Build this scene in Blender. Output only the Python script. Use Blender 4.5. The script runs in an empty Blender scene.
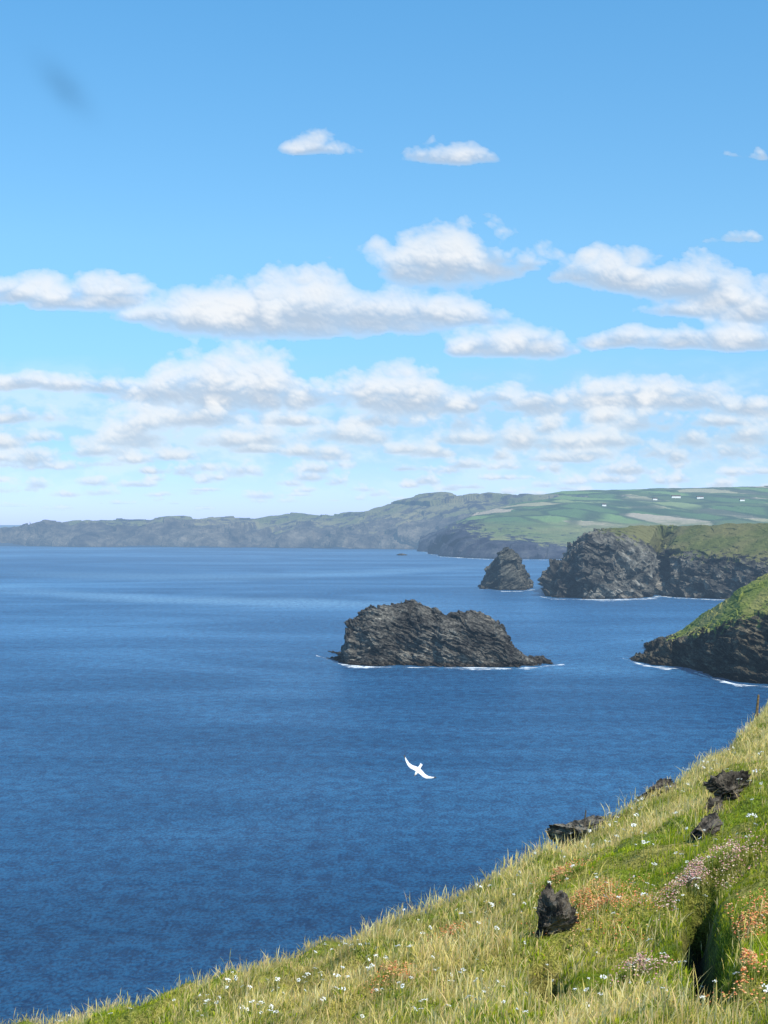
import bpy, bmesh, math, random
import numpy as np
from mathutils import Vector, Matrix
np.seterr(all='ignore')
random.seed(4); rng=np.random.default_rng(11)
scene=bpy.context.scene; COL=scene.collection
F=1400.0; H=85.0; HY=524.0
def px2w(px,py,Y): return np.array([(px-384)/F*Y, Y, H+(HY-py)/F*Y])
def seaY(py): return H*F/(py-HY)
# ---------------------------------------------------------------- noise
def _h(ix,iy,iz):
    n=(ix*374761393+iy*668265263+iz*2147483647+iz*974634777)&0xffffffff
    n=((n^(n>>13))*1274126177)&0xffffffff
    n=((n^(n>>16))*1246822519)&0xffffffff
    return ((n^(n>>15))&0xffff)/65535.0
def vn(x,y,z):
    x,y,z=np.broadcast_arrays(np.asarray(x,float),y,z)
    xi=np.floor(x).astype(np.int64);yi=np.floor(y).astype(np.int64);zi=np.floor(z).astype(np.int64)
    fx=x-xi;fy=y-yi;fz=z-zi
    fx=fx*fx*(3-2*fx);fy=fy*fy*(3-2*fy);fz=fz*fz*(3-2*fz)
    r=0
    for a in (0,1):
        for b in (0,1):
            for c in (0,1):
                w=(fx if a else 1-fx)*(fy if b else 1-fy)*(fz if c else 1-fz)
                r=r+w*_h(xi+a,yi+b,zi+c)
    return r*2-1
def vn2(x,y,s=0):
    xi=np.floor(x).astype(np.int64);yi=np.floor(y).astype(np.int64)
    fx=x-xi;fy=y-yi; fx=fx*fx*fx*(fx*(fx*6-15)+10);fy=fy*fy*fy*(fy*(fy*6-15)+10)
    zz=np.int64(s)
    a=_h(xi,yi,zz)*(1-fx)+_h(xi+1,yi,zz)*fx; b=_h(xi,yi+1,zz)*(1-fx)+_h(xi+1,yi+1,zz)*fx
    return (a*(1-fy)+b*fy)*2-1
def fbm2(x,y,o=5,g=.5,s=0,mode=0):
    r=0;a=1;t=0;c,sn=math.cos(.6),math.sin(.6)
    for k in range(o):
        n=vn2(x,y,s+k)
        if mode==1: n=2*np.abs(n)-.75
        r=r+a*n;t+=a;a*=g
        x,y=(x*c-y*sn)*2.03+5.1,(x*sn+y*c)*2.03+1.7
    return r/t
def fbm(x,y,z,o=4,g=.5,ridged=False):
    s=0;a=1;t=0
    for k in range(o):
        n=vn(x*2**k+17.3*k,y*2**k-9.1*k,z*2**k+3.7*k)
        if ridged: n=1-2*np.abs(n)
        s=s+a*n;t+=a;a*=g
    return s/t
def facet(x,y,z,s=0):
    """broken angular blocks: every cell is a tilted plane"""
    xi=np.floor(x).astype(np.int64);yi=np.floor(y).astype(np.int64);zi=np.floor(z).astype(np.int64)
    best=np.full(x.shape,1e9); val=np.zeros(x.shape)
    for a in (-1,0,1):
        for b in (-1,0,1):
            for c in (-1,0,1):
                X,Y,Z=xi+a,yi+b,zi+c
                cx=X+_h(X,Y,Z+s);cy=Y+_h(X,Y,Z+s+101);cz=Z+_h(X,Y,Z+s+202)
                dx,dy,dz=x-cx,y-cy,z-cz; d=dx*dx+dy*dy+dz*dz
                h1,h2,h3,h4=[_h(X,Y,Z+s+300+k*77)*2-1 for k in range(4)]
                v=(dx*h1+dy*h2+dz*h3)*1.3+h4*.6
                k=d<best; best=np.where(k,d,best); val=np.where(k,v,val)
    return val
# ---------------------------------------------------------------- materials
class N:
    def __init__(s,nt): s.nt=nt
    def new(s,t,**k):
        n=s.nt.nodes.new(t)
        for a,b in k.items(): setattr(n,a,b)
        return n
    def put(s,sock,v):
        if v is None: return
        if isinstance(v,bpy.types.NodeSocket): s.nt.links.new(v,sock)
        else:
            try: sock.default_value=v
            except Exception: sock.default_value=(*v,1) if len(v)==3 else v
    def m(s,op,a,b=None,c=None,clamp=False):
        n=s.new('ShaderNodeMath',operation=op); n.use_clamp=clamp
        for i,v in enumerate((a,b,c)): s.put(n.inputs[i],v)
        return n.outputs[0]
    def v(s,op,a,b=None,c=None):
        n=s.new('ShaderNodeVectorMath',operation=op)
        for i,q in enumerate((a,b,c)): s.put(n.inputs[i],q)
        return n.outputs['Value'] if op in('LENGTH','DOT_PRODUCT') else n.outputs[0]
    def noise(s,vec,scale,detail=4,rough=.5,dist=0):
        n=s.new('ShaderNodeTexNoise'); s.put(n.inputs['Vector'],vec)
        n.inputs['Scale'].default_value=scale;n.inputs['Detail'].default_value=detail
        n.inputs['Roughness'].default_value=rough;n.inputs['Distortion'].default_value=dist
        return n.outputs['Fac']
    def mr(s,v,a,b,c=0,d=1,t='SMOOTHSTEP'):
        n=s.new('ShaderNodeMapRange',interpolation_type=t); s.put(n.inputs[0],v)
        for i,q in enumerate((a,b,c,d)): s.put(n.inputs[i+1],q)
        return n.outputs[0]
    def mix(s,f,a,b,bt='MIX'):
        n=s.new('ShaderNodeMix',data_type='RGBA',blend_type=bt)
        s.put(n.inputs[0],f);s.put(n.inputs[6],a);s.put(n.inputs[7],b)
        return n.outputs[2]
    def ramp(s,f,pts):
        n=s.new('ShaderNodeValToRGB'); cr=n.color_ramp
        while len(cr.elements)<len(pts): cr.elements.new(.5)
        for e,(p,c) in zip(cr.elements,pts): e.position=p; e.color=(*c,1)
        s.put(n.inputs[0],f); return n.outputs[0]
    def bump(s,h,dist,strength=1,normal=None):
        n=s.new('ShaderNodeBump'); n.inputs['Distance'].default_value=dist; n.inputs['Strength'].default_value=strength
        s.put(n.inputs['Height'],h)
        if normal: s.put(n.inputs['Normal'],normal)
        return n.outputs[0]
    def attr(s,name):
        a=s.new('ShaderNodeAttribute'); a.attribute_name=name; return a
    def xyz(s,v):
        n=s.new('ShaderNodeSeparateXYZ'); s.put(n.inputs[0],v); return n.outputs
    def comb(s,x,y,z=0.0):
        n=s.new('ShaderNodeCombineXYZ'); s.put(n.inputs[0],x);s.put(n.inputs[1],y);s.put(n.inputs[2],z); return n.outputs[0]
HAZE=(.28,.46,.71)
def mat(name):
    m=bpy.data.materials.new(name); m.use_nodes=True; m.node_tree.nodes.clear()
    return m,N(m.node_tree)
def finish(n,col,rough=.9,normal=None,spec=.2,haze=0,shader=None):
    out=n.new('ShaderNodeOutputMaterial')
    if shader is None:
        p=n.new('ShaderNodeBsdfPrincipled'); n.put(p.inputs['Base Color'],col); n.put(p.inputs['Roughness'],rough)
        p.inputs['Specular IOR Level'].default_value=spec
        if normal: n.put(p.inputs['Normal'],normal)
        shader=p.outputs[0]
    if haze:  # painted aerial haze: emission mixed over the surface, growing with distance
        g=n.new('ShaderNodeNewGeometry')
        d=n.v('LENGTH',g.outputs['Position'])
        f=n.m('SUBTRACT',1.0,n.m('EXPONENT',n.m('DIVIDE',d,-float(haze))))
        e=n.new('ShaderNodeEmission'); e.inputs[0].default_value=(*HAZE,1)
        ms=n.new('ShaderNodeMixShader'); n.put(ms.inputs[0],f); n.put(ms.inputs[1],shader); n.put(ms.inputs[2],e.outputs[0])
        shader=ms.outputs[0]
    n.put(out.inputs[0],shader)
def cliff_mat(name,unit,rocks,grass,haze=12000,fields=False,gn_amp=.5,tilt=.3,band=.45,warp=3.5,bmp=.85):
    """unit = size in metres of the main rock texture; turf where the mesh attribute says so"""
    m,n=mat(name); g=n.new('ShaderNodeNewGeometry'); P=g.outputs['Position']
    p=n.v('SCALE',P); p.node.inputs['Scale'].default_value=1/unit
    x,y,z=n.xyz(P)
    turf=n.attr('tint').outputs['Fac']
    big=n.noise(p,.25,4,.6); mid=n.noise(p,1.0,7,.64); huge=n.noise(p,.12,3,.55)
    w=n.m('ADD',n.m('ADD',n.m('MULTIPLY',z,1/unit*1.6),n.m('MULTIPLY',x,tilt/unit*1.6)),n.m('MULTIPLY',big,warp))
    st=n.noise(n.comb(n.m('MULTIPLY',x,.16/unit),n.m('MULTIPLY',y,.16/unit),w),1.6,5,.72)
    t=n.m('ADD',n.m('ADD',n.m('MULTIPLY',st,band),n.m('MULTIPLY',mid,1-band)),n.m('MULTIPLY',n.m('SUBTRACT',huge,.5),.4))
    rock=n.ramp(t,[(.36,rocks[0]),(.47,rocks[1]),(.57,rocks[2]),(.69,rocks[3])])
    wet=n.mr(n.m('ADD',z,n.m('MULTIPLY',mid,4.0)),2.5,6.0)
    rock=n.mix(wet,n.mix(1.0,rock,(.45,.38,.32,1),'MULTIPLY'),rock)
    gn=n.noise(p,.8,6,.65)
    gr=n.ramp(gn,[(.3,grass[0]),(.5,grass[1]),(.7,grass[2])])
    gr=n.mix(n.mr(n.noise(p,.15,3,.5),.4,.6),gr,n.mix(.6,gr,(*grass[3],1)))
    if fields:
        vx=n.comb(n.m('MULTIPLY',n.m('ADD',x,n.m('MULTIPLY',y,.3)),1/130.),n.m('MULTIPLY',y,1/330.),0.0)
        v=n.new('ShaderNodeTexVoronoi',distance='CHEBYCHEV'); n.put(v.inputs['Vector'],vx); v.inputs['Scale'].default_value=1; v.inputs['Randomness'].default_value=.8
        r=n.xyz(v.outputs['Color'])[0]
        fc=n.ramp(r,[(.0,(.10,.17,.055)),(.25,(.17,.26,.08)),(.42,(.10,.14,.05)),(.56,(.24,.29,.11)),(.7,(.38,.34,.19)),(.88,(.44,.36,.25))])
        fc.node.color_ramp.interpolation='CONSTANT'
        v2=n.new('ShaderNodeTexVoronoi',feature='DISTANCE_TO_EDGE'); n.put(v2.inputs['Vector'],vx); v2.inputs['Scale'].default_value=1; v2.inputs['Randomness'].default_value=.8
        fc=n.mix(n.m('MULTIPLY',n.mr(v2.outputs['Distance'],.12,.02),.85),fc,(.04,.065,.03,1))
        gr=n.mix(n.m('MULTIPLY',n.mr(n.m('ADD',z,n.m('MULTIPLY',gn,70.)),104.,140.),.95),gr,fc)
    gf=n.mr(n.m('ADD',turf,n.m('MULTIPLY',n.m('SUBTRACT',mid,.5),gn_amp*4)),.45,.6)
    col=n.mix(gf,rock,gr)
    hh=n.m('ADD',n.m('MULTIPLY',st,band*1.3),mid)
    nb=n.new('ShaderNodeBump'); n.put(nb.inputs['Height'],hh); nb.inputs['Distance'].default_value=unit*1.1; n.put(nb.inputs['Strength'],n.mr(gf,0,1,bmp,.35))
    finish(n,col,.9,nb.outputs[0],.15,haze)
    return m
GR=[(.05,.10,.02),(.10,.17,.03),(.17,.24,.05),(.16,.17,.05)]
M={}
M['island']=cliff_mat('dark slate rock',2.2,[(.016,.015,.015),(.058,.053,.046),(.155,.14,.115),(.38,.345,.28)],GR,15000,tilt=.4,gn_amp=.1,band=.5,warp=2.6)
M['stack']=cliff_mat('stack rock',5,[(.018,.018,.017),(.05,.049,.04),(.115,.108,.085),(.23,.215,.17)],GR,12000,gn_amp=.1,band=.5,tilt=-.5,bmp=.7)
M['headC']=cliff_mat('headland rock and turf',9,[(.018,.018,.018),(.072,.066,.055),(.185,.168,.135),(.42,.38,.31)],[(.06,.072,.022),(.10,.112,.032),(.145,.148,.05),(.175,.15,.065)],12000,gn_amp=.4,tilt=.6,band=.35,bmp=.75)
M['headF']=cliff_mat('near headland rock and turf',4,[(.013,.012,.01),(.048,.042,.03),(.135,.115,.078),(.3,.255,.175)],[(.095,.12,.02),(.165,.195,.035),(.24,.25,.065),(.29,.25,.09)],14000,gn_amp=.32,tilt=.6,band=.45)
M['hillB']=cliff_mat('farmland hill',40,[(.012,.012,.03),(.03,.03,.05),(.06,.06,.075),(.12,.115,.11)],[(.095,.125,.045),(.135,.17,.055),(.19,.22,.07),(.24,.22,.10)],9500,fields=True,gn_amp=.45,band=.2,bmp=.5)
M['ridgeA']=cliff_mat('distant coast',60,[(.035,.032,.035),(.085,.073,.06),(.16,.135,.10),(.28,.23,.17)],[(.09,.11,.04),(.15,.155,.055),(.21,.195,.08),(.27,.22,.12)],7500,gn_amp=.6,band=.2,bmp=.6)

def sea_mat():
    m,n=mat('sea water'); g=n.new('ShaderNodeNewGeometry'); P=g.outputs['Position']
    x,y,z=n.xyz(P)
    a=n.noise(n.comb(n.m('MULTIPLY',x,1.0),n.m('MULTIPLY',y,.6)),1.2,4,.75)
    b=n.noise(n.comb(n.m('MULTIPLY',x,.2),n.m('MULTIPLY',y,.15)),1.0,5,.72,.4)
    c=n.noise(n.comb(n.m('MULTIPLY',x,.012),n.m('MULTIPLY',y,.02)),1.0,4,.6,.6)
    streak=n.noise(n.comb(n.m('MULTIPLY',x,.0022),n.m('MULTIPLY',y,.0050)),1.0,6,.6,1.6)
    wide=n.noise(n.comb(n.m('MULTIPLY',x,.0006),n.m('MULTIPLY',y,.0011)),1.0,3,.5,.8)
    t=n.m('ADD',n.m('MULTIPLY',streak,.5),n.m('MULTIPLY',wide,.5))
    wob=n.m('MULTIPLY',n.m('SUBTRACT',n.noise(n.comb(n.m('MULTIPLY',x,.006),n.m('MULTIPLY',y,.005)),1.0,5,.65),.5),150.)
    xc=n.m('SUBTRACT',x,60.0)
    yc=n.m('ADD',1480.0,n.m('MULTIPLY',n.m('MULTIPLY',xc,xc),.0011))
    dl=n.m('ABSOLUTE',n.m('ADD',n.m('SUBTRACT',y,yc),wob))
    cur=n.m('MULTIPLY',n.mr(dl,130.,5.),n.m('MULTIPLY',n.mr(x,-640.,-260.),n.mr(x,110.,-80.)))
    xd=n.m('ADD',x,320.0)
    yd=n.m('ADD',2250.0,n.m('MULTIPLY',n.m('MULTIPLY',xd,xd),.0022))
    dl2=n.m('ABSOLUTE',n.m('ADD',n.m('SUBTRACT',y,yd),n.m('MULTIPLY',wob,1.4)))
    cur=n.m('ADD',cur,n.m('MULTIPLY',n.mr(dl2,250.,20.),n.m('MULTIPLY',n.mr(x,-800.,-400.),n.mr(x,350.,0.,0.,.6))))
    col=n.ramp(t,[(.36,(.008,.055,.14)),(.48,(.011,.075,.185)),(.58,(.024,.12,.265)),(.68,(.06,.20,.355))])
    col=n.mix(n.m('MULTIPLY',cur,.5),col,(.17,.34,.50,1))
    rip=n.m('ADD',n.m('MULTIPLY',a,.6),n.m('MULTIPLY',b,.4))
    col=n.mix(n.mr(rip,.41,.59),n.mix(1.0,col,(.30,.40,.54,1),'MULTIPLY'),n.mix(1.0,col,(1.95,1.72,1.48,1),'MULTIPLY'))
    col=n.mix(n.mr(y,230.,1200.),n.mix(1.0,col,(.62,.72,.74,1),'MULTIPLY'),col)  # view-angle darkening of nearer water, painted into the colour by distance
    h=n.m('ADD',n.m('MULTIPLY',a,.6),n.m('ADD',n.m('MULTIPLY',b,1.6),n.m('MULTIPLY',c,2.0)))
    nr=n.bump(h,1.0,.85)
    d=n.new('ShaderNodeBsdfDiffuse'); n.put(d.inputs[0],col); n.put(d.inputs['Normal'],nr)
    gl=n.new('ShaderNodeBsdfGlossy'); gl.inputs['Roughness'].default_value=.26; gl.inputs[0].default_value=(.76,.9,1,1); n.put(gl.inputs['Normal'],nr)
    fr=n.new('ShaderNodeFresnel'); fr.inputs['IOR'].default_value=1.33; n.put(fr.inputs['Normal'],nr)
    f=n.m('MULTIPLY',n.m('MULTIPLY',n.m('MINIMUM',fr.outputs[0],.5),n.mr(t,.4,.66,.5,.9)),n.mr(y,230.,1200.,.8,1.1))
    ms=n.new('ShaderNodeMixShader'); n.put(ms.inputs[0],f); n.put(ms.inputs[1],d.outputs[0]); n.put(ms.inputs[2],gl.outputs[0])
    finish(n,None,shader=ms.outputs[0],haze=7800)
    return m
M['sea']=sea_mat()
def attr_mat(name,trans=.35,rough=.6):
    m,n=mat(name); a=n.attr('tint')
    p=n.new('ShaderNodeBsdfDiffuse'); n.put(p.inputs[0],a.outputs[0])
    t=n.new('ShaderNodeBsdfTranslucent'); n.put(t.inputs[0],a.outputs[0])
    ms=n.new('ShaderNodeMixShader'); ms.inputs[0].default_value=trans; n.put(ms.inputs[1],p.outputs[0]); n.put(ms.inputs[2],t.outputs[0])
    finish(n,None,shader=ms.outputs[0]); return m
M['grass']=attr_mat('meadow grass',.42)
def simple(name,c1,c2,scale=3,rough=.9,bump=.02):
    m,n=mat(name); tc=n.new('ShaderNodeTexCoord'); f=n.noise(tc.outputs['Object'],scale,6,.65)
    finish(n,n.mix(n.mr(f,.38,.62),(*c1,1),(*c2,1)),rough,n.bump(f,bump,.8)); return m
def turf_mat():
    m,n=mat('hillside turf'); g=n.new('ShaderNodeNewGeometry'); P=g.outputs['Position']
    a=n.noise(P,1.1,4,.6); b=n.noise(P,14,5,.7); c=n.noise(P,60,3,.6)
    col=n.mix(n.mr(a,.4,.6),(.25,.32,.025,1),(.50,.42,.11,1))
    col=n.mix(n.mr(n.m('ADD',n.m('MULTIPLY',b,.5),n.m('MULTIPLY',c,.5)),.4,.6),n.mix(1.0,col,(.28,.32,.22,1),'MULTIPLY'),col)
    col=n.mix(n.attr('tint').outputs['Fac'],col,(.015,.013,.008,1))  # dark soil plus painted shade in the gully, mixed in by tint
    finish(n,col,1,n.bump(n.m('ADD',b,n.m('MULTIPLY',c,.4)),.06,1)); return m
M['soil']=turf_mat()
M['rock']=simple('foreground slate',(.016,.014,.012),(.15,.125,.095),9,.9,.05)
M['rock_l']=simple('pale lichened slate',(.04,.036,.03),(.24,.21,.16),9,.9,.05)
M['petal_w']=simple('white petals',(.8,.8,.74),(.85,.85,.8),30)
M['stem']=simple('green stem',(.2,.28,.07),(.3,.33,.12),30)
M['feather']=simple('white feathers',(.70,.72,.75),(.84,.84,.84),8,.7,.003)
M['feather_d']=simple('dark wing tips',(.05,.05,.055),(.1,.1,.1),8,.7,.003)
M['beak']=simple('yellow beak',(.6,.38,.05),(.7,.45,.08),8,.5,.001)
M['wall']=simple('white render',(.75,.74,.7),(.8,.79,.76),1)
M['slate']=simple('grey slate roof',(.1,.1,.11),(.16,.16,.17),1)
M['wood']=simple('weathered wood',(.08,.06,.045),(.17,.14,.1),9)
M['dry']=simple('dry brown post',(.16,.10,.05),(.28,.2,.1),20)
def foam_mat():
    m,n=mat('surf foam'); g=n.new('ShaderNodeNewGeometry')
    a=n.attr('tint'); P=g.outputs['Position']
    f=n.noise(P,.16,6,.7,.5); patch=n.noise(P,.035,3,.6)
    s=n.m('ADD',n.m('ADD',f,n.m('MULTIPLY',n.m('SUBTRACT',patch,.55),1.1)),n.m('MULTIPLY',n.m('SUBTRACT',a.outputs['Fac'],1.0),.4))
    k=n.m('MULTIPLY',n.mr(s,.32,.62),.9)
    d=n.new('ShaderNodeBsdfDiffuse'); d.inputs[0].default_value=(.8,.85,.88,1)
    t=n.new('ShaderNodeBsdfTransparent')
    ms=n.new('ShaderNodeMixShader'); n.put(ms.inputs[0],k); n.put(ms.inputs[1],t.outputs[0]); n.put(ms.inputs[2],d.outputs[0])
    finish(n,None,shader=ms.outputs[0]); return m
M['foam']=foam_mat()
# ---------------------------------------------------------------- mesh helpers
def link(name,me,m,parent=None):
    o=bpy.data.objects.new(name,me); COL.objects.link(o)
    if m: me.materials.append(m)
    if parent: o.parent=parent
    return o
def tag(o,label=None,cat=None,group=None,kind=None):
    if label:o['label']=label
    if cat:o['category']=cat
    if group:o['group']=group
    if kind:o['kind']=kind
    return o
def empty(name,loc):
    o=bpy.data.objects.new(name,None); COL.objects.link(o); o.location=loc; o.empty_display_size=.2; return o
def grid_mesh(name,P,smooth=False,tint=None):
    nu,nv=P.shape[:2]; me=bpy.data.meshes.new(name)
    idx=np.arange(nu*nv).reshape(nu,nv)
    q=np.stack([idx[:-1,:-1],idx[1:,:-1],idx[1:,1:],idx[:-1,1:]],-1).reshape(-1,4)
    me.vertices.add(nu*nv); me.vertices.foreach_set('co',P.reshape(-1).astype(np.float32))
    me.loops.add(q.size); me.loops.foreach_set('vertex_index',q.reshape(-1).astype(np.int32))
    me.polygons.add(len(q)); me.polygons.foreach_set('loop_start',(np.arange(len(q))*4).astype(np.int32))
    me.polygons.foreach_set('use_smooth',np.full(len(q),smooth))
    me.update(calc_edges=True)
    if tint is not None:
        if tint.ndim==2: tint=np.repeat(tint[...,None],4,-1)
        a=me.color_attributes.new('tint','FLOAT_COLOR','POINT'); a.data.foreach_set('color',tint.reshape(-1).astype(np.float32))
    return me
def normals(P):
    du=np.gradient(P,axis=0); dv=np.gradient(P,axis=1)
    n=np.cross(du,dv); return n/(np.linalg.norm(n,axis=-1,keepdims=True)+1e-9)
def loft(name,stations,nu,nv,amp,unit,m,turf=None,strata=.5,tilt=.3,seed=0,smooth=False,nv_w=None,fac=1.0,top=0.35,rw=.4,slab=1.0,bigw=.9,ec=.5,warp=1.6,fine=.28):
    """stations: (ns,k,3) world control points. Lofted, then displaced by craggy noise"""
    S=np.array(stations,float); ns,k,_=S.shape
    us=np.linspace(0,ns-1,nu); i=np.clip(us.astype(int),0,ns-2); f=(us-i)[:,None,None]
    A=S[i]*(1-f)+S[i+1]*f
    L=np.linalg.norm(np.diff(S,axis=1),axis=-1).mean(0)
    if nv_w is not None:
        nw=list(nv_w)+[.1]*(len(L)-len(nv_w)); L=L*np.array(nw[:len(L)])
    c=np.concatenate([[0],np.cumsum(L)]); c/=c[-1]
    t=np.linspace(0,1,nv); j=np.clip(np.searchsorted(c,t,side='right')-1,0,k-2); g=((t-c[j])/(c[j+1]-c[j]))[None,:,None]
    P=A[:,j]*(1-g)+A[:,j+1]*g
    tf=np.zeros((ns,k)) if turf is None else np.array(turf,float)
    if tf.ndim==1: tf=np.tile(tf,(ns,1))
    TA=tf[i]*(1-f[...,0])+tf[i+1]*f[...,0]; g0=g[...,0]
    T=TA[:,j]*(1-g0)+TA[:,j+1]*g0
    n=normals(P)
    if n[nu//2,nv//4,2]<0: n=-n
    x,y,z=P[...,0],P[...,1],P[...,2]
    q=1/unit
    big=fbm(x*q*.25+seed,y*q*.25,z*q*.25,3)
    rid=fbm(x*q+seed,y*q,z*q*.6,5,.55,True)
    wx,wz=x-tilt*z,z+tilt*x+big*unit*(warp-1.6); sx=1/slab
    fc=facet(wx*q*.5*sx+seed,y*q*.5*sx,wz*q*.7*slab,seed)+.5*facet(wx*q*1.3*sx,y*q*1.3*sx,wz*q*2.0*slab,seed+9)+fine*facet(wx*q*3*sx,y*q*3*sx,wz*q*4.5*slab,seed+5)
    w=(wz*1.3+big*unit*1.6)*q*1.4
    saw=(w-np.floor(w)); saw=np.where(saw<.8,saw/.8,(1-saw)/.2)
    gul=fbm(x*q*.8+seed*2,y*q*.8,z*q*.12,3,.5,True)
    d=big*bigw+rid*rw+gul*.45+strata*(saw-.5)*.6+fc*fac
    edge=np.minimum(1,np.minimum(us,ns-1-us)/ec)[:,None]
    rough=1-.85*np.clip(T*1.3,0,1)
    P=P+n*(d*amp*(0.1+.9*edge)*rough)[...,None]
    P[...,2]+= (fbm(x*q*1.7,y*q*1.7,z*q*.2+seed,4,.55)*amp*top*np.clip(z/(amp*3+1),0,1))*np.maximum(rough,.3)
    return link(name,grid_mesh(name,P,smooth,T),m)
def foam_band(name,line,w_in,w_out,nu=300):
    L=np.array([[ (px-384)/F*seaY(py),seaY(py)] for px,py in line])
    us=np.linspace(0,len(L)-1,nu); i=np.clip(us.astype(int),0,len(L)-2); f=(us-i)[:,None]
    C=L[i]*(1-f)+L[i+1]*f
    wob=fbm(us*1.7,0*us,0*us+w_out,3)
    P=np.zeros((nu,5,3)); tt=[-1,-.3,.2,.6,1]; tint=[1,1,.9,.5,0]
    for k,t in enumerate(tt):
        off=t*(w_out if t>0 else w_in)*(1+1.2*wob)
        P[:,k,0]=C[:,0]; P[:,k,1]=C[:,1]-off; P[:,k,2]=.12
    return tag(link(name,grid_mesh(name,P,False,np.array(tint)[None,:]*np.ones((nu,1))),M['foam']),kind='structure')
# ---------------------------------------------------------------- sea
def geo(a,b,n): return a*(b/a)**np.linspace(0,1,n)
xs=np.concatenate([-geo(50,90000,30)[::-1],[0],geo(50,90000,30)]); ys=np.concatenate([[-2000,-200,0],geo(50,110000,40)])
P=np.zeros((len(xs),len(ys),3)); P[...,0]=xs[:,None]; P[...,1]=ys[None,:]
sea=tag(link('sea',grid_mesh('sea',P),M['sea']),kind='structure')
# ---------------------------------------------------------------- island
def rock_stations(rows,depth,shoulder=(.28,.72),under=-6):
    out=[]
    for bx,by,tx,ty in rows:
        Yb=seaY(by); B=px2w(bx,by,Yb); T=px2w(tx,ty,Yb+depth*.5)
        U=B.copy(); U[2]=under; U[1]-=2
        m1=B+(T-B)*np.array([.3,shoulder[0],shoulder[1]]); m0=B+(T-B)*np.array([.12,.1,.3])
        Bk=B.copy(); Bk[1]=Yb+depth; Bk2=Bk.copy(); Bk2[2]=under
        m2=T+(Bk-T)*np.array([.5,.7,.3])
        out.append([U,B,m0,m1,T,m2,Bk,Bk2])
    return out
isl=rock_stations([(324,657.5,325,657.3),(335,660,336,658),(343,663,344,656),(346,664,346,642),(347,664.5,346,629),(350,665,348,622),(357,665,355,616),(368,666,367,611),(380,666,378,607),(396,665,393,604),(412,665,409,603),(424,666,421,605),(434,666,432,609),(444,667,442,613),(454,667,452,616),(462,667,461,616),(470,667,468,613.5),(482,667,480,613),(491,667,489,616),(499,667,496,622),(506,667,504,630),(512,667,510,639),(518,667,516,648),(524,666,522,655),(533,666,531,658.5),(545,665,543,660),(557,664,555,663.2)],46,(.22,.72))
tag(loft('rocky_island',isl,800,300,1.45,7,M['island'],strata=.9,tilt=.42,seed=3,fac=1.0,top=.95,rw=.3,slab=1.45,bigw=.3,ec=1.0,warp=2.2),'long dark slate island with a steep left end rising from the sea in mid view','island')
stk=rock_stations([(480,588,481,588),(484,589,485,580),(489,589,489,570),(494,589,495,561),(500,590,501,554),(506,590,507,549),(511,590,512,552),(517,590,517,558),(522,590,522,567),(526,589,527,575),(530,588,530,584),(533,588,533,587)],56,(.42,.55))
tag(loft('sea_stack',stk,280,180,2.6,14,M['stack'],strata=.7,tilt=-.5,seed=9,fac=1.15,top=.6,rw=.15,slab=1.2,fine=.2),'small pyramid shaped sea stack standing off the middle headland','sea stack')
def skerry(px,py,w,h,label,seed):
    rows=[(px-w/2,py,px-w/2,py),(px-w*.3,py+.4,px-w*.25,py-h*.7),(px,py+.5,px+w*.05,py-h),(px+w*.3,py+.4,px+w*.28,py-h*.5),(px+w/2,py,px+w/2,py)]
    Y=seaY(py); o=loft('sea_rock',rock_stations(rows,w/F*Y*.6,under=-3),50,40,h/F*Y*.25,w/F*Y*.25,M['island'],seed=seed,fac=.5)
    tag(o,label,'sea rock',None)
skerry(640,658,16,3.5,'flat dark rock at the tip of the near right headland',2)
skerry(402,555,12,1.6,'tiny distant skerry off the far cliffs, right of centre',3)
skerry(722,677,20,5,'low wet rock in the surf below the near right headland',5)
# ---------------------------------------------------------------- headlands
def st_rows(rows,dm,dt,db,under=-6):
    out=[]
    for (bx,by,mx,my,tx,ty) in rows:
        Yb=seaY(by); B=px2w(bx,by,Yb); Mi=px2w(mx,my,Yb+dm); T=px2w(tx,ty,Yb+dt)
        U=B.copy(); U[2]=under
        m0=B+(Mi-B)*np.array([.3,.35,.5])
        mt=Mi+(T-Mi)*np.array([.5,.45,.55])
        sl=(tx-384+20)/F
        Bk=T.copy(); Bk[1]+=db*.5; Bk[0]+=db*.5*sl; Bk[2]*=.75; Bk2=T.copy(); Bk2[1]+=db; Bk2[0]+=db*sl; Bk2[2]=under
        out.append([U,B,m0,Mi,mt,T,Bk,Bk2])
    return out
Cr=[(545,596,546,595,547,594),(550,597,550.5,588,551,582),(556,598,556,577,557,572),(566,598,566,566,568,558),(574,598,574,556,577,547),(584,599,584,546,588,535),(596,599,597,541,603,529),(610,599,611,540,620,527),(630,598,630,544,640,526),(648,597,645,551,656,526),(656,593,655,556,668,526),(670,596,667,555,682,526),(700,598,694,557,702,525),(738,600,730,561,738,524),(780,602,776,566,780,523),(860,604,850,568,860,522),(1000,606,990,565,1000,520)]
TF=np.tile([0,0,0,.45,.9,1,1,1.],(len(Cr),1))
for k_ in range(9): TF[k_]*=[0,0,0,0,.1,.3,.55,.75,.9][k_]
tag(loft('headland_cliff',st_rows(Cr,30,150,300),780,330,5.8,26,M['headC'],TF,strata=.5,tilt=.5,seed=21,nv_w=[.5,1.5,1.5,1,1,.3,.2],fac=1.25,top=.4,bigw=.5,rw=.3,fine=.28),kind='structure')
Fr=[(628,658,629,658,630,657),(640,662,644,655,648,652),(656,665,660,652,664,644),(674,666,676,645,682,631),(692,669,690,637,698,617),(714,676,712,630,720,603),(738,682,738,621,742,588),(768,684,768,611,768,573),(810,688,810,600,810,550),(900,700,900,580,900,520)]
TF2=np.tile([0,0,0.0,.5,.95,1,1,1.],(len(Fr),1))
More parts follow.
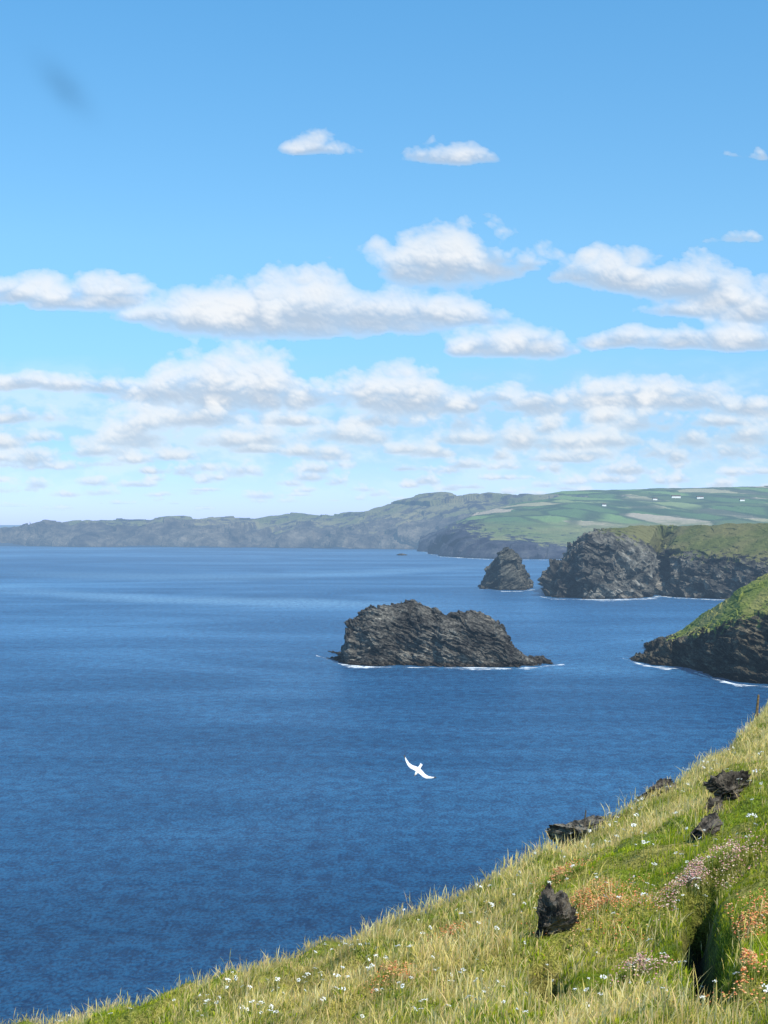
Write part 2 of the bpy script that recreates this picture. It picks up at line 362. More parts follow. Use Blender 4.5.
for k_,s_ in enumerate([0,.1,.35,.7,.9,1]): TF2[k_]*=s_
tag(loft('near_headland',st_rows(Fr,12,60,120),580,290,2.5,10,M['headF'],TF2,strata=.9,tilt=.5,seed=33,nv_w=[.5,1.5,1.5,1,1,.3,.2],fac=1.2,top=.7,slab=1.4,bigw=.6,rw=.3,fine=.28),kind='structure')
Br=[(418,550,419,549.5,421,549),(428,552,431,543,440,538),(442,556,446,536,462,521),(458,557,462,533,478,511),(470,558,476,538,498,503),(500,559,503,543,530,497),(540,559,542,545,562,491),(590,559,592,546,600,489),(660,559,660,545,680,488),(740,560,740,545,768,487),(1000,560,1000,545,1000,485)]
TF3=np.tile([0,0,.0,.6,1,1,1,1.],(len(Br),1))
for k_,s_ in enumerate([0,.2,.4,.6,.8,.92]): TF3[k_]*=s_
tag(loft('farmland_hill',st_rows(Br,140,1900,1500),560,260,24,170,M['hillB'],TF3,strata=.1,tilt=.2,seed=44,smooth=True,nv_w=[.3,4,4,1,1,.2,.1],fac=.6,top=.6),kind='structure')
Ar=[(-60,546,-60,538,-50,534),(0,546,0,538,3,533),(24,546,24,536,28,529),(60,546.5,60,535,66,524),(84,547,84,530,90,522),(120,547,122,534,126,520),(165,547,165,533,160,520),(205,547.5,203,534,200,522),(250,547.5,250,532,252,519),(300,548,300,532,300,516),(340,548.5,340,534,342,517),(372,549,372,530,374,513),(405,549.5,405,526,405,505),(440,550,440,524,442,498),(480,551,480,528,478,500),(560,552,560,530,560,502),(700,553,700,530,700,502)]
tag(loft('distant_coast',st_rows(Ar,220,700,1500),700,220,38,260,M['ridgeA'],[0,0,.0,.35,.6,.6,1,1],strata=.0,tilt=.2,seed=55,smooth=True,nv_w=[.3,3,3,2,2,.2,.1],fac=.9,top=.3,rw=.9),kind='structure')
foam_band('surf',[(316,656),(328,659.5),(342,664.5),(360,667),(400,667.5),(440,668),(480,668.5),(515,669),(535,667.5),(564,664.5)],4,14)
foam_band('surf',[(541,597),(552,599),(580,600),(620,600),(650,599),(660,596),(675,598),(720,600),(770,602)],10,26)
foam_band('surf',[(624,659),(640,664),(656,667.5),(674,668.5),(692,671.5),(714,679),(738,685),(775,687)],4,22)
foam_band('surf',[(478,589),(490,590.5),(505,591.5),(520,591.5),(535,589.5)],3,10)
foam_band('surf',[(418,550.5),(440,556.8),(500,560),(590,560)],20,50)
# farm buildings on the hill
hillB=bpy.data.objects['farmland_hill']
dg=bpy.context.evaluated_depsgraph_get()
def hit(o,px,py):
    d=Vector(((px-384)/F,1,(HY-py)/F)).normalized()
    ok,loc,nn,_=o.ray_cast(Vector((0,0,H)),d); return loc if ok else None
def box(bm,c,s):
    r=bmesh.ops.create_cube(bm,size=1); bmesh.ops.scale(bm,vec=s,verts=r['verts']); bmesh.ops.translate(bm,vec=c,verts=r['verts'])
def tomesh(name,bm):
    me=bpy.data.meshes.new(name); bm.to_mesh(me); bm.free(); return me
houses=[(676,498,30,10,'long white farm building on the hill, centre of the farm row'),(700,498.5,22,8,'white farmhouse on the hill, right of the long farm building'),(655,500,14,8,'small white farmhouse on the hill, left of the long farm building'),(742,501,15,8,'white farmhouse near the right edge of the hill'),(604,506,13,8,'lone white farmhouse low on the left of the hill')]
for px,py,w,h,lab in houses:
    p=hit(hillB,px,py)
    if p is None: continue
    e=empty('farmhouse',p+Vector((0,0,-1))); tag(e,lab,'house')
    bm=bmesh.new(); box(bm,(0,0,h*.35),(w,9,h*.7)); link('wall',tomesh('wall',bm),M['wall'],e)
    bm=bmesh.new(); vs=[bm.verts.new(v) for v in [(-w/2-.4,-5,h*.7),(w/2+.4,-5,h*.7),(w/2+.4,5,h*.7),(-w/2-.4,5,h*.7),(-w/2-.4,0,h*1.1),(w/2+.4,0,h*1.1)]]
    for f in [(0,1,5,4),(2,3,4,5),(0,4,3),(1,2,5),(0,3,2,1)]: bm.faces.new([vs[i] for i in f])
    link('roof',tomesh('roof',bm),M['slate'],e)
# ---------------------------------------------------------------- foreground slope
gx=np.array([-60,-12,-4.8,-3.37,-2.1,-.87,-.04,.71,1.34,2.2,2.98,4.1,5.2,6.9,9,14,40])
gy=np.array([26,19,18,16.6,16,14.5,14.8,15.2,16.2,17.9,18.5,20.7,23,27,33,46,115])
def segd(x,y,a,b):
    ax,ay=a;bx,by=b; t=np.clip(((x-ax)*(bx-ax)+(y-ay)*(by-ay))/((bx-ax)**2+(by-ay)**2),0,1)
    return np.hypot(x-ax-t*(bx-ax),y-ay-t*(by-ay))
GUL=[((2.48,11.0),(2.12,9.5)),((2.12,9.5),(1.95,8.3)),((1.95,8.3),(1.62,7.1)),((1.22,10.7),(1.10,9.5))]
def gully(x,y):
    d=segd(x,y,*GUL[0])
    for g_ in GUL[1:]: d=np.minimum(d,segd(x,y,*g_))
    return d
def zf(x,y):
    x=np.asarray(x,float);y=np.asarray(y,float)
    g=np.interp(x,gx,gy); d=y-g
    s=.25; fall=1.15*s*np.logaddexp(0,d/s)
    z=83.16+.35*x-.17*y
    z=np.where(x>30,83.16+.35*30+.1*(x-30)-.17*y,z)
    z=z+.13*np.exp(-((x+.5)/1.7)**2)*np.clip((y-9)/5,0,1)
    near=np.clip(1.6-.02*y,.3,1.3)
    b=.24*fbm(x/1.9,y/1.9,0*x,3)+.17*fbm(x/.6,y/.6,0*x+4,3)+.05*fbm(x/.2,y/.2,0*x+14,2)
    gd=gully(x,y)+.06*fbm(x/.25,y/.25,0*x+8,2)
    return z-fall+b*near-.45*np.exp(-(np.clip(gd,0,9)/.11)**2)+np.where(d>3,1.5*fbm(x/9,y/9,0*x,3)*np.clip((d-3)/6,0,1),0)
XS=np.concatenate([-geo(8,70,40)[::-1],np.linspace(-7.9,13.9,440),geo(14,110,40)])
YS=np.concatenate([np.linspace(-10,2.9,30),np.linspace(3,38,680),geo(38.2,200,60)])
PX,PY=np.meshgrid(XS,YS,indexing='ij'); PZ=np.maximum(zf(PX,PY),-6)
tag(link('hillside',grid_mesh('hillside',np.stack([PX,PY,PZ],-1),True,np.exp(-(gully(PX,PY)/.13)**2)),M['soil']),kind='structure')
TT=np.linspace(3,60,3000)
def ground(px,py):
    for k_ in range(60):
        t=TT; x=(px-384)/F*t; z=H+(HY-py)/F*t
        b=np.nonzero(z<zf(x,t))[0]
        if len(b): k=b[0]; return np.array([x[k],t[k],float(zf(x[k],t[k]))])
        py+=2
    return None
def blades(name,x,y,z,h,w,lean,az,wp,col0,col1,m):
    """wp: (n,4) width profile. one mesh of curved blades"""
    n=len(x); fr=np.array([0,.35,.75,1.0]); fa=rng.uniform(0,6.283,n)
    V=np.zeros((n,7,3)); C=np.ones((n,7,4))
    ax,ay=np.cos(fa),np.sin(fa); lx,ly=np.cos(az)*lean*h,np.sin(az)*lean*h
    for k in range(4):
        t=fr[k]; cx=x+lx*t*t; cy=y+ly*t*t; cz=z+h*t*(1-.25*lean*t)
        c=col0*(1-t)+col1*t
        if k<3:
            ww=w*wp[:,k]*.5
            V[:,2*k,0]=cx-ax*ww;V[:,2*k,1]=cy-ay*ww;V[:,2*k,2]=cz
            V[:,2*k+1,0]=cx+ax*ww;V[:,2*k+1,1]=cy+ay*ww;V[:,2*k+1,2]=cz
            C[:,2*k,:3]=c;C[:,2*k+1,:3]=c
        else:
            V[:,6,0]=cx;V[:,6,1]=cy;V[:,6,2]=cz;C[:,6,:3]=c
    base=(np.arange(n)*7)[:,None]
    loops=(base+np.array([0,1,3,2, 2,3,5,4, 4,5,6])[None,:]).reshape(-1)
    ls=((np.arange(n)*11)[:,None]+np.array([0,4,8])[None,:]).reshape(-1)
    me=bpy.data.meshes.new(name); me.vertices.add(n*7); me.vertices.foreach_set('co',V.reshape(-1).astype(np.float32))
    me.loops.add(len(loops)); me.loops.foreach_set('vertex_index',loops.astype(np.int32))
    me.polygons.add(len(ls)); me.polygons.foreach_set('loop_start',ls.astype(np.int32))
    me.update(calc_edges=True)
    a=me.color_attributes.new('tint','FLOAT_COLOR','POINT'); a.data.foreach_set('color',C.reshape(-1).astype(np.float32))
    return link(name,me,m)
# ---------------------------------------------------------------- foreground rocks
foot=[]
def rock(px,py,wpx,hpx,label,seed,tilt=(0,0),m='rock',dep=.8,clear=.4,lift=-.1):
    """px,py = where the rock meets the ground in front"""
    p=ground(px,py); s=p[1]/F; sx=wpx*s*.66; sz=hpx*s*.85; sy=sx*dep
    R=np.random.default_rng(seed)
    bm=bmesh.new(); bmesh.ops.create_icosphere(bm,subdivisions=6,radius=1)
    V=np.array([v.co[:] for v in bm.verts])*1.4
    for _ in range(9):
        nn=R.normal(size=3)*np.array([1,1,.8]); nn/=np.linalg.norm(nn); dd=R.uniform(.4,.75)
        e=np.maximum(0,V@nn-dd); V-=e[:,None]*nn
    fc=facet(V[:,0]*1.5+seed,V[:,1]*1.5,V[:,2]*4.5,seed)+.6*facet(V[:,0]*3.5+seed,V[:,1]*3.5,V[:,2]*9,seed+3)+.3*facet(V[:,0]*8+seed,V[:,1]*8,V[:,2]*20,seed+4)
    V*= (1+.15*fc)[:,None]; V*=np.array([sx,sy,sz])
    for v,c in zip(bm.verts,V): v.co=c
    yy=p[1]+sy*.7; xx=p[0]*yy/p[1]; zz=float(zf(xx,yy))
    o=link('rock',tomesh('rock',bm),M[m]); o.location=(xx,yy,max(zz,p[2])+sz*lift); o.rotation_euler=(tilt[0],tilt[1],R.uniform(-.3,.3))
    foot.append((o.location[0],yy,sx*clear,sy*clear))
    tag(o,label,'rock')
rock(578,832,50,24,'flat grey rock on the skyline of the grassy slope, by the thin stake',1,(0,-.25),'rock_l',lift=.25)
rock(664,780,32,14,'small dark rock on the grass edge above the stake',2,(0,-.3),lift=.2)
rock(552,936,38,32,'tall dark boulder sunk in grass left of the rusty thrift clump',21,(0,-.35),lift=0)
rock(735,800,38,20,'uppermost dark rock of the outcrop near the right edge',12,(0,-.3),lift=-.1)
rock(712,815,28,18,'small leftmost rock of the outcrop near the right edge',11,(0,-.4),lift=0)
rock(706,836,40,16,'lower slanting rock of the outcrop near the right edge',16,(0,-.4),lift=0)
NB=720000
r=4.2+38*rng.uniform(0,1,NB)**1.3; a=rng.uniform(-.36,.38,NB)
x=r*np.sin(a); y=r*np.cos(a); z=zf(x,y); d=y-np.interp(x,gx,gy)
k=(d<.8)&((H-z)/y<.42)&((H-z)/y>.05)&((gully(x,y)>.11)|(rng.uniform(0,1,NB)<.12))
for fx_,fy_,fa_,fb_ in foot: k&=(((x-fx_)/fa_)**2+((y-fy_)/fb_)**2>1)
x,y,z,r,d=x[k],y[k],z[k],r[k],d[k]; n=len(x); print('blades',n)
cl=fbm(x/.45,y/.45,0*x+9,3); pt=fbm(x/2.6,y/2.6,0*x+2,3); pt2=fbm(x/1.2,y/1.2,0*x+31,2)
u=rng.uniform(0,1,n)
edge=np.clip(1-np.abs(d)/6,0,1)
straw=u<np.clip(.26+1.4*pt+.5*edge+.5*cl,.03,.9)
u2=rng.uniform(0,1,n)
leafy=(~straw)&(u2<np.clip(.55+.9*pt2,.15,.9))
tall=rng.uniform(0,1,n)<.14
h=np.where(straw,np.where(tall,rng.uniform(.13,.24,n),rng.uniform(.04,.14,n)),rng.uniform(.03,.10,n))*(1+.9*cl)
h=np.where(leafy,rng.uniform(.02,.065,n)*(1+.9*cl),h)
w=np.where(leafy,rng.uniform(.004,.010,n),rng.uniform(.0016,.0032,n))*(1+r/25)
wp=np.where(straw[:,None],np.array([[.6,.5,1.9,0]]),np.where(leafy[:,None],np.array([[.5,1.0,.8,0]]),np.array([[1,.9,.55,0]])))
lean=rng.uniform(.0,.8,n)**1.3; az=rng.normal(0.3,1.6,n)
G0=np.array([.18,.25,.014])
greens=np.array([[.44,.56,.024],[.60,.66,.035],[.71,.70,.065],[.26,.41,.024]])
straws=np.array([[.94,.74,.28],[.95,.81,.42],[.88,.69,.21],[.92,.63,.31]])
ci=rng.integers(0,4,n)
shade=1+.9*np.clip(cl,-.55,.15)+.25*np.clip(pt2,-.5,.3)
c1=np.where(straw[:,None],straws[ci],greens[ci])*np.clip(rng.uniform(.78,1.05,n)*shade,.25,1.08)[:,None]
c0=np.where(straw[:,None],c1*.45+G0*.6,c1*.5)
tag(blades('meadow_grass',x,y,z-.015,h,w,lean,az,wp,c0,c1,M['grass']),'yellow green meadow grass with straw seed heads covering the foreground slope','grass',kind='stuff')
def stake(px,py,hh,r0,label,m,name):
    p=ground(px,py)
    bm=bmesh.new(); bmesh.ops.create_cone(bm,segments=8,radius1=r0,radius2=r0*.6,depth=hh,cap_ends=True)
    o=link(name,tomesh(name,bm),M[m]); o.location=(p[0],p[1]+.2,p[2]+hh*.4); o.rotation_euler=(.05,.08,0); tag(o,label,'stake')
stake(587,830,.32,.013,'thin weathered stake standing on the skyline beside the flat rock','wood','wooden_stake')
stake(760,714,.5,.035,'short brown post on the ridge near the right edge','dry','wooden_stake')
# ---------------------------------------------------------------- thrift clumps
M['tint']=attr_mat('dried flower heads',.2,.8)
def cushion(px,py,rad,cols,label,seed,nh=220):
    p=ground(px,py)
    if p is None: return
    R=np.random.default_rng(seed); e=empty('thrift_clump',p); tag(e,label,'wildflowers','thrift clumps in the grass')
    n=900; rr=rad*np.sqrt(R.uniform(0,1,n)); t=R.uniform(0,6.283,n); bx,by=rr*np.cos(t),rr*np.sin(t)*.8
    bz=zf(p[0]+bx,p[1]+by)-p[2]; hh=.03+.04*(1-(rr/rad)**2)
    c=np.array([[.35,.42,.06]])*R.uniform(.6,1.3,n)[:,None]
    o=blades('leaves',bx,by,bz,hh,np.full(n,.005),R.uniform(.1,.9,n),t,np.tile([1,.9,.6,0],(n,1)),c*.5,c,M['grass']); o.parent=e
    V=[];Fc=[];C=[]; i=0
    while i<nh:
        q=rad*abs(R.normal(0,.75)); t=R.uniform(0,6.283); X,Y=q*math.cos(t),q*math.sin(t)*1.4
        if float(vn((p[0]+X)/.11,(p[1]+Y)/.16,seed))<-.05 and R.uniform()<.8: i+=.3; continue
        if float(gully(p[0]+X,p[1]+Y))<.18: i+=.5; continue
        i+=1
        Z=float(zf(p[0]+X,p[1]+Y))-p[2]+.04+.03*max(0,1-(q/rad)**2)+R.uniform(-.01,.06); s=R.uniform(.004,.009); c=np.array(cols[R.integers(len(cols))])*R.uniform(.6,1.2)
        b=len(V)
        for k in range(5): V.append((X+s*math.cos(k*1.2566),Y+s*math.sin(k*1.2566),Z))
        V+=[(X,Y,Z+s*.8),(X,Y,Z-s*.6)]
        for k in range(5): Fc+=[(b+k,b+(k+1)%5,b+5),(b+(k+1)%5,b+k,b+6)]
        C+=[(*c,1)]*7
        b=len(V); V+=[(X-.0012,Y,Z-.12),(X+.0012,Y,Z-.12),(X,Y,Z)]; Fc.append((b,b+1,b+2)); C+=[(.5,.48,.15,1)]*3
    me=bpy.data.meshes.new('flower_heads'); me.from_pydata(V,[],Fc); at=me.color_attributes.new('tint','FLOAT_COLOR','POINT'); at.data.foreach_set('color',np.array(C,np.float32).reshape(-1))
    h=link('flower_heads',me,M['tint'],e); h['kind']='stuff'
rust=[(.85,.30,.11),(.85,.40,.18),(.62,.22,.11),(.85,.55,.27),(.6,.45,.13)]; pink=[(.8,.40,.38),(.85,.55,.48),(.6,.30,.30),(.88,.72,.56),(.6,.46,.25)]
cushion(602,912,.36,rust,'rusty orange thrift clump beside the tall dark boulder',1,2600)
cushion(392,982,.17,rust,'small reddish brown thrift clump low on the slope, left of centre',2,600)
cushion(730,985,.22,rust,'rust coloured thrift clump at the bottom right, nearest the viewer',3,1200)
cushion(690,890,.28,pink,'pale pink thrift clump above the shadowed gap on the right',4,1500)
cushion(560,880,.24,rust,'thin brownish thrift clump above the tall dark boulder',5,450)
cushion(742,935,.24,rust,'rust thrift clump at the right edge above the nearest clump',6,1100)
cushion(640,975,.2,pink,'small pink thrift clump between the boulder and the gap',7,400)
cushion(452,942,.22,rust,'faint rusty thrift patch on the slope below the skyline, left of centre',8,350)
cushion(735,860,.28,pink,'faint pink thrift patch near the right edge below the rock outcrop',9,500)
# ---------------------------------------------------------------- white umbels (individual plants)
def umbel_mesh(seed):
    R=random.Random(seed); bm=bmesh.new()
    for i in range(16):
        q=.020*math.sqrt(R.random()); t=R.random()*6.283; X,Y=q*math.cos(t),q*math.sin(t); Z=-.3*q+R.uniform(0,.006); s=R.uniform(.0035,.006)
        vs=[bm.verts.new((X+s*math.cos(k*1.0472),Y+s*math.sin(k*1.0472),Z+R.uniform(-.003,.003))) for k in range(6)]; bm.faces.new(vs)
    return tomesh('flower_head',bm)
def stem_mesh():
    bm=bmesh.new(); r_=bmesh.ops.create_cone(bm,segments=5,radius1=.003,radius2=.002,depth=1,cap_ends=False); bmesh.ops.translate(bm,vec=(0,0,.5),verts=bm.verts)
    return tomesh('stem',bm)
uh=[umbel_mesh(i) for i in range(4)]; 
for u_ in uh: u_.materials.append(M['petal_w'])
sm=stem_mesh(); sm.materials.append(M['stem'])
cnt=0
R=random.Random(8)
while cnt<298:
    px=R.uniform(40,768); py=R.uniform(705,1024)
    cy=np.interp(px,[10,100,200,300,380,450,500,555,610,660,700,740,768],[1024,1005,975,955,925,895,868,835,812,780,755,725,700])
    if py<cy+2: continue
    if R.random()>math.exp(-(py-cy)/90)+.15: continue
    if float(vn(px/45.,py/30.,3.3))<0 and R.random()<.75: continue
    p=ground(px,py+8)
    if p is None: continue
    hs=R.uniform(.08,.18)
    if cnt==0:
        root=empty('wild_carrot',(0,0,0)); tag(root,'small white umbel wildflower scattered in the meadow grass','wildflower','white umbel flowers on the slope')
        s=bpy.data.objects.new('stem',sm); COL.objects.link(s); s.parent=root
        hd=bpy.data.objects.new('flower_head',uh[0]); COL.objects.link(hd); hd.parent=root
        e=root; s2,h2=s,hd
    else:
        e=root.copy(); COL.objects.link(e); s2=s.copy(); COL.objects.link(s2); s2.parent=e; h2=hd.copy(); h2.data=uh[cnt%4]; COL.objects.link(h2); h2.parent=e
    s2.scale=(1,1,hs); h2.location=(0,0,hs); h2.rotation_euler=(R.uniform(-.1,.8),R.uniform(-.4,.4),R.random()*6); q=R.uniform(.5,1.25)*(.8+p[1]/50); h2.scale=(q,q,q)
    e.location=Vector(p); e.rotation_euler=(R.uniform(-.1,.1),R.uniform(-.1,.1),0)
    cnt+=1
# ---------------------------------------------------------------- gull
def gull():
    bm=bmesh.new()
    def ring_loft(secs,nseg=12):
        prev=None;first=None
        for c,ax,bx_,ra,rb in secs:
            rg=[bm.verts.new(Vector(c)+Vector(ax)*ra*math.cos(k*2*math.pi/nseg)+Vector(bx_)*rb*math.sin(k*2*math.pi/nseg)) for k in range(nseg)]
            if prev: 
                for k in range(nseg): bm.faces.new([prev[k],prev[(k+1)%nseg],rg[(k+1)%nseg],rg[k]])
            else: first=rg
            prev=rg
        bm.faces.new(first[::-1]); bm.faces.new(prev)
    ring_loft([((-.31,0,0),(0,1,0),(0,0,1),.055,.010),((-.24,0,0),(0,1,0),(0,0,1),.045,.018),((-.16,0,0),(0,1,0),(0,0,1),.05,.04),((-.05,0,-.01),(0,1,0),(0,0,1),.07,.07),((.08,0,-.005),(0,1,0),(0,0,1),.07,.07),((.16,0,.005),(0,1,0),(0,0,1),.046,.048),((.20,0,.012),(0,1,0),(0,0,1),.042,.042),((.235,0,.012),(0,1,0),(0,0,1),.034,.034),((.265,0,.008),(0,1,0),(0,0,1),.015,.015)])
    for s in (-1,1):
        ring_loft([((.02,0,.03),(1,0,0),(0,0,1),.115,.022),((.06,s*.12,.06),(1,0,0),(0,0,1),.105,.018),((.14,s*.27,.11),(1,0,0),(0,0,1),.09,.014),((.11,s*.40,.10),(1,0,0),(0,0,1),.074,.012),((-.02,s*.54,.05),(1,0,0),(0,0,1),.052,.010),((-.20,s*.67,-.01),(1,0,0),(0,0,1),.016,.008)])
    for f in bm.faces: f.smooth=True
    bmesh.ops.recalc_face_normals(bm,faces=bm.faces)
    return tomesh('body',bm)
p=px2w(418,770,49)
root=empty('seagull',p); tag(root,'white seagull gliding with spread wings low over the blue sea','seagull')
b=link('body',gull(),M['feather'],root); md=b.modifiers.new('join','REMESH'); md.mode='VOXEL'; md.voxel_size=.008; md.use_smooth_shade=True
for s in (-1,1):
    bm=bmesh.new(); vs=[bm.verts.new(v) for v in [(-.07,s*.61,.035),(-.145,s*.61,.033),(-.22,s*.69,-.005),(-.195,s*.69,-.003)]]; bm.faces.new(vs)
    r_=bmesh.ops.extrude_face_region(bm,geom=bm.faces[:]); bmesh.ops.translate(bm,vec=(0,0,-.03),verts=[g for g in r_['geom'] if isinstance(g,bmesh.types.BMVert)])
    bmesh.ops.recalc_face_normals(bm,faces=bm.faces); link('wing_tip',tomesh('wing_tip',bm),M['feather_d'],root)
bm=bmesh.new(); bmesh.ops.create_cone(bm,segments=8,radius1=.013,radius2=.002,depth=.06,cap_ends=True); bmesh.ops.rotate(bm,cent=(0,0,0),matrix=Matrix.Rotation(math.pi/2,3,'Y'),verts=bm.verts); bmesh.ops.translate(bm,vec=(.285,0,.006),verts=bm.verts); link('beak',tomesh('beak',bm),M['beak'],root)
wv=Vector((.82,-.05,-.56)).normalized(); fb=Vector((-.55,-.8,-.55)); fb=(fb-wv*fb.dot(wv)).normalized()
Lf=-wv; up=fb.cross(Lf)
if up.z<0: Lf=-Lf; up=fb.cross(Lf)
root.matrix_world=Matrix.Translation(Vector(p))@Matrix((fb,Lf,up)).transposed().to_4x4()
# ---------------------------------------------------------------- clouds: far curved sheet of cumulus, anchored in the world
STEP=1.3
gxp=np.arange(-330,1100,STEP); gyp=np.arange(-100,523,STEP)
X,Y=np.meshgrid(gxp,gyp,indexing='ij')
t_=HY-Y
def multi(fn,scales=(46,27,15,9)):
    """noise whose grain shrinks towards the horizon, cross-faded so nothing shears"""
    ls=np.log(np.clip(8+.15*t_,9,46)); out=0; wsum=0; L_=[math.log(s) for s in scales]
    for k,s in enumerate(scales):
        gap=.56; w=np.clip(1-np.abs(ls-L_[k])/gap,0,1)
        out=out+w*fn(X/s,Y/(s*.68),k); wsum=wsum+w
    return out/wsum
s_=np.clip(8+.15*t_,9,46)
w1=multi(lambda a,b,k:fbm2(a*.7,b*.7,3,.5,40+k)); w2=multi(lambda a,b,k:fbm2(a*.7,b*.7,3,.5,60+k))
Xw=X+w1*s_*.55; Yw=Y+w2*s_*.10
blobs=[(296,150,34,16,.6),(320,149,38,22,.62),(425,160,38,20,.62),(458,160,50,26,.72),(485,160,24,12,.5),(745,242,46,13,.5),(733,156,26,6,.25),(770,156,12,14,.5),
 (15,298,60,30,1.0),(60,302,50,32,1.0),(110,302,56,34,1.05),(155,318,50,24,.8),(205,322,66,56,1.15),(255,322,74,62,1.25),(310,322,90,62,1.3),(370,322,95,50,1.2),(430,318,90,30,1.05),(480,322,50,16,.7),(395,272,44,40,.95),(425,272,54,62,1.2),(455,272,62,66,1.25),(495,272,50,36,1.05),(528,270,30,18,.8),
 (590,280,50,30,.95),(625,284,60,42,1.1),(675,290,70,44,1.15),(715,302,66,42,1.1),(755,314,60,46,1.1),(680,312,66,20,.8),(480,350,46,28,1.0),(515,350,52,38,1.15),(545,350,42,30,1.0),(625,342,46,24,1.0),(680,344,64,26,1.1),(735,344,64,30,1.15),
 (15,386,60,18,1.1),(60,388,46,18,1.0),(100,390,44,22,.95),(150,396,50,26,.95),(178,396,54,44,1.1),(216,396,66,62,1.2),(262,398,74,60,1.2),(312,402,60,34,1.0),(372,402,54,44,1.1),(410,404,64,46,1.15),(450,408,50,30,1.0),(490,400,44,18,.85),(530,408,60,32,1.0),(600,402,60,32,1.0),(650,402,76,36,1.1),(700,404,60,32,1.0),(750,412,54,28,1.0)]
RB=random.Random(5)
for base,n_,rx0,ry0,g0 in [(424,20,46,24,1.0),(440,24,40,20,1.0),(456,28,36,17,1.0),(470,32,30,13,.97),(483,36,26,10,.9),(494,40,22,7,.8),(504,40,20,5,.65)]:
    for k in range(n_):
        blobs.append((-300+1380*(k+RB.uniform(-.5,.5))/n_,base+RB.uniform(-5,5),rx0*RB.uniform(.5,1.4),ry0*RB.uniform(.6,1.4),g0*RB.uniform(.6,1.15)))
blobs+=[(-120,320,120,60,1.2),(-220,400,140,60,1.1),(900,330,120,60,1.2),(960,410,120,50,1.1)]
acc=np.full_like(X,math.exp(-6*1.2)); hacc=np.zeros_like(X)
for bx,by,rx,ry,ga in blobs:
    i0,i1=[int(np.clip((v+330)/STEP,0,X.shape[0])) for v in (bx-2.2*rx-30,bx+2.2*rx+30)]
    j0,j1=[int(np.clip((v+100)/STEP,0,X.shape[1])) for v in (by-2.2*ry-20,by+ry+20)]
    if i1<=i0 or j1<=j0: continue
    qx=(Xw[i0:i1,j0:j1]-bx)/rx; qy=(by-Yw[i0:i1,j0:j1])/ry; h_=qy; qy=np.where(qy<0,-qy*3.0,qy)
    e_=np.exp(6*(ga*(1.0-np.sqrt(qx*qx+qy*qy)))); acc[i0:i1,j0:j1]+=e_; hacc[i0:i1,j0:j1]+=e_*np.clip(h_,-.3,1.2)
B=np.log(acc)/6; hn=hacc/acc
bil=multi(lambda a,b,k:fbm2(a,b,6,.52,7+10*k,1)); fb_=multi(lambda a,b,k:fbm2(a*.9,b*.9,7,.6,200+10*k))
D=B*1.1-.23+bil*.38+fb_*.46
dens=1-np.exp(-np.clip(D,0,None)*2.7)
gb=np.gradient(bil,axis=1)/STEP*s_; gb2=np.gradient(bil,axis=0)/STEP*s_
lit=(hn+.06+.40*bil+.22*fb_)*1.9
lit=np.clip(lit,0,1); lit=lit*lit*(3-2*lit)
lit=np.clip(lit+np.clip(gb*.08,-.12,.12)-np.clip(gb2*.04,-.06,.06),0,1)
thin=np.clip(1-D*2.2,0,1); lit=np.maximum(lit,.6*thin)
cw=np.array([.95,.955,.96]); cg=np.array([.50,.60,.73])
C=cg+(cw-cg)*lit[...,None]  # sunlit tops and shaded bases painted into the glowing sheet's colour
band=np.clip((t_-20)/50,0,1)*np.clip((170-t_)/45,0,1)
lay=fbm2(X/60,Y/26,6,.6,91)
la=np.clip(band*(.36+.5*lay),0,.5)
lc=np.array([.52,.68,.84])+np.clip(lay*.9+.1,0,.35)[...,None]*np.array([.8,.6,.4])
A=dens*(.97-.15*np.clip((100-t_)/100,0,1))
A=np.clip(A*np.clip((t_-6)/24,0,1),0,1)
hzf=np.clip((150-t_)/150,0,1)[...,None]*.42
C=C*(1-hzf)+np.array([.62,.75,.87])*hzf  # horizon haze painted into the cloud colour
At=1-(1-A)*(1-la); Cc=(C*A[...,None]+lc*(la*(1-A))[...,None])/np.maximum(At,1e-4)[...,None]
# one faint grey-blue smudge high on the left, drawn into the cloud sheet
ang=math.radians(47); ux=(X-63)*math.cos(ang)+(Y-86)*math.sin(ang); uy=-(X-63)*math.sin(ang)+(Y-86)*math.cos(ang)
smudge=np.exp(-(ux/32)**2-(uy/13)**2)*np.clip(.8+.4*fb_,0,1)*.26
Cc=Cc*(1-smudge[...,None])+np.array([.16,.36,.62])*smudge[...,None]; At=np.maximum(At,smudge)
edge=np.clip(np.minimum(X+330,1098-X)/60,0,1)*np.clip((Y+98)/40,0,1); At=At*edge
RAD=85000.0
az=np.arctan((X-384)/F); el=(HY-Y)/F*np.cos(az)
P=np.stack([RAD*np.sin(az),RAD*np.cos(az),H+RAD*el],-1)
m,n=mat('cumulus cloud'); a=n.attr('tint'); e=n.new('ShaderNodeEmission'); n.put(e.inputs[0],a.outputs[0]); tr=n.new('ShaderNodeBsdfTransparent')
ms=n.new('ShaderNodeMixShader'); n.put(ms.inputs[0],a.outputs['Alpha']); n.put(ms.inputs[1],tr.outputs[0]); n.put(ms.inputs[2],e.outputs[0]); finish(n,None,shader=ms.outputs[0])
try: m.cycles.emission_sampling='NONE'
except Exception: pass
tag(link('sky_clouds',grid_mesh('sky_clouds',P,False,np.concatenate([Cc,At[...,None]],-1)),m),kind='structure')
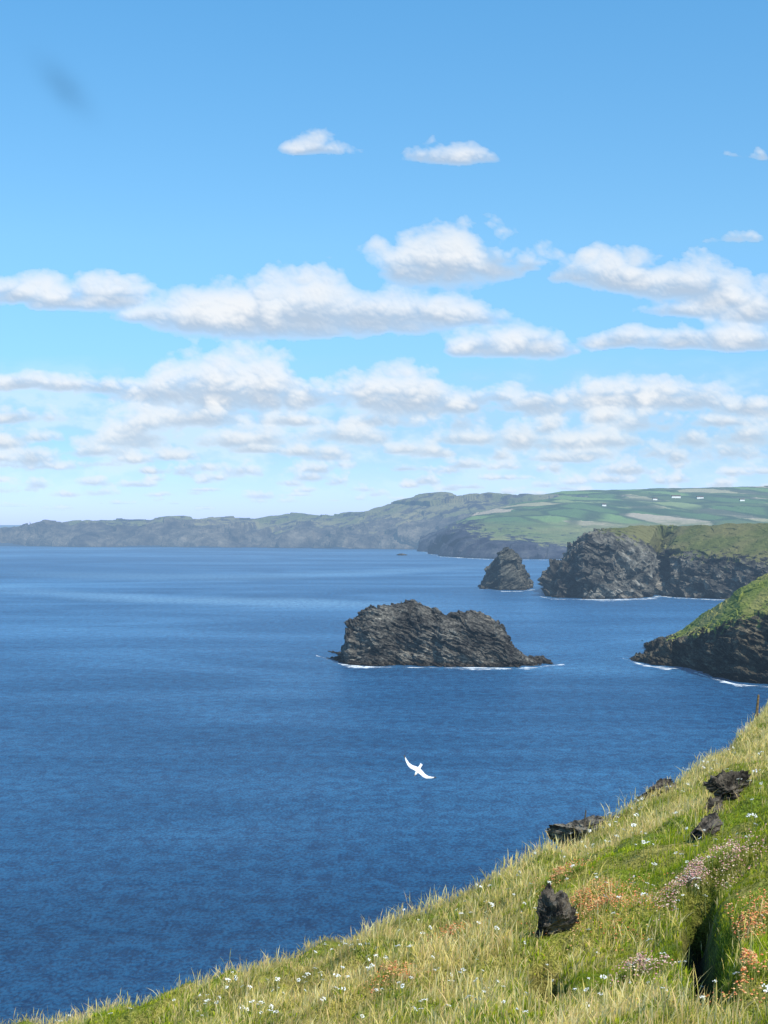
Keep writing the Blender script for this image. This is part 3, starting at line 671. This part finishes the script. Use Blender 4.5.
# ---------------------------------------------------------------- world
wd=bpy.data.worlds.new('World'); scene.world=wd; wd.use_nodes=True; nt=wd.node_tree; nt.nodes.clear(); n=N(nt)
SUN_EL=math.radians(52); SUN_AZ=math.radians(142)   # clockwise from +Y
tc=n.new('ShaderNodeTexCoord'); dx,dy,dz=n.xyz(tc.outputs['Generated'])
hyp=n.m('SQRT',n.m('ADD',n.m('MULTIPLY',dx,dx),n.m('MULTIPLY',dy,dy)))
el_=n.m('DIVIDE',dz,n.m('MAXIMUM',hyp,.001))
sky=n.new('ShaderNodeTexSky'); sky.sky_type='NISHITA'; sky.sun_disc=False; sky.sun_elevation=SUN_EL; sky.sun_rotation=SUN_AZ; sky.air_density=1; sky.dust_density=.6; sky.ozone_density=1.5
rp=n.ramp(n.m('DIVIDE',el_,.4),[(0.0,(.36,.47,.93)),(.06,(.30,.42,.75)),(.14,(.23,.35,.53)),(.5,(.29,.46,.53)),(.95,(.26,.51,.60))])
sk=n.mix(1.0,sky.outputs[0],rp,'MULTIPLY')
b1=n.new('ShaderNodeBackground'); n.put(b1.inputs[0],sk); b1.inputs[1].default_value=.34
wo=n.new('ShaderNodeOutputWorld'); n.put(wo.inputs[0],b1.outputs[0])
# sun
L=bpy.data.lights.new('sun','SUN'); L.energy=5.0; L.angle=math.radians(.5); L.color=(1,.95,.87)
so=bpy.data.objects.new('sun',L); COL.objects.link(so)
sd=Vector((math.sin(SUN_AZ)*math.cos(SUN_EL),math.cos(SUN_AZ)*math.cos(SUN_EL),math.sin(SUN_EL)))
so.rotation_euler=sd.to_track_quat('Z','Y').to_euler(); so.location=(30,-30,140)
# camera
cam=bpy.data.cameras.new('camera'); co=bpy.data.objects.new('camera',cam); COL.objects.link(co)
co.location=(0,0,H); co.rotation_euler=(math.pi/2,0,0); cam.sensor_width=36; cam.lens=F/1024*36; cam.shift_y=12/1024; cam.clip_start=.5; cam.clip_end=300000
scene.camera=co
scene.view_settings.view_transform='Standard'; scene.view_settings.look='None'; scene.view_settings.exposure=0
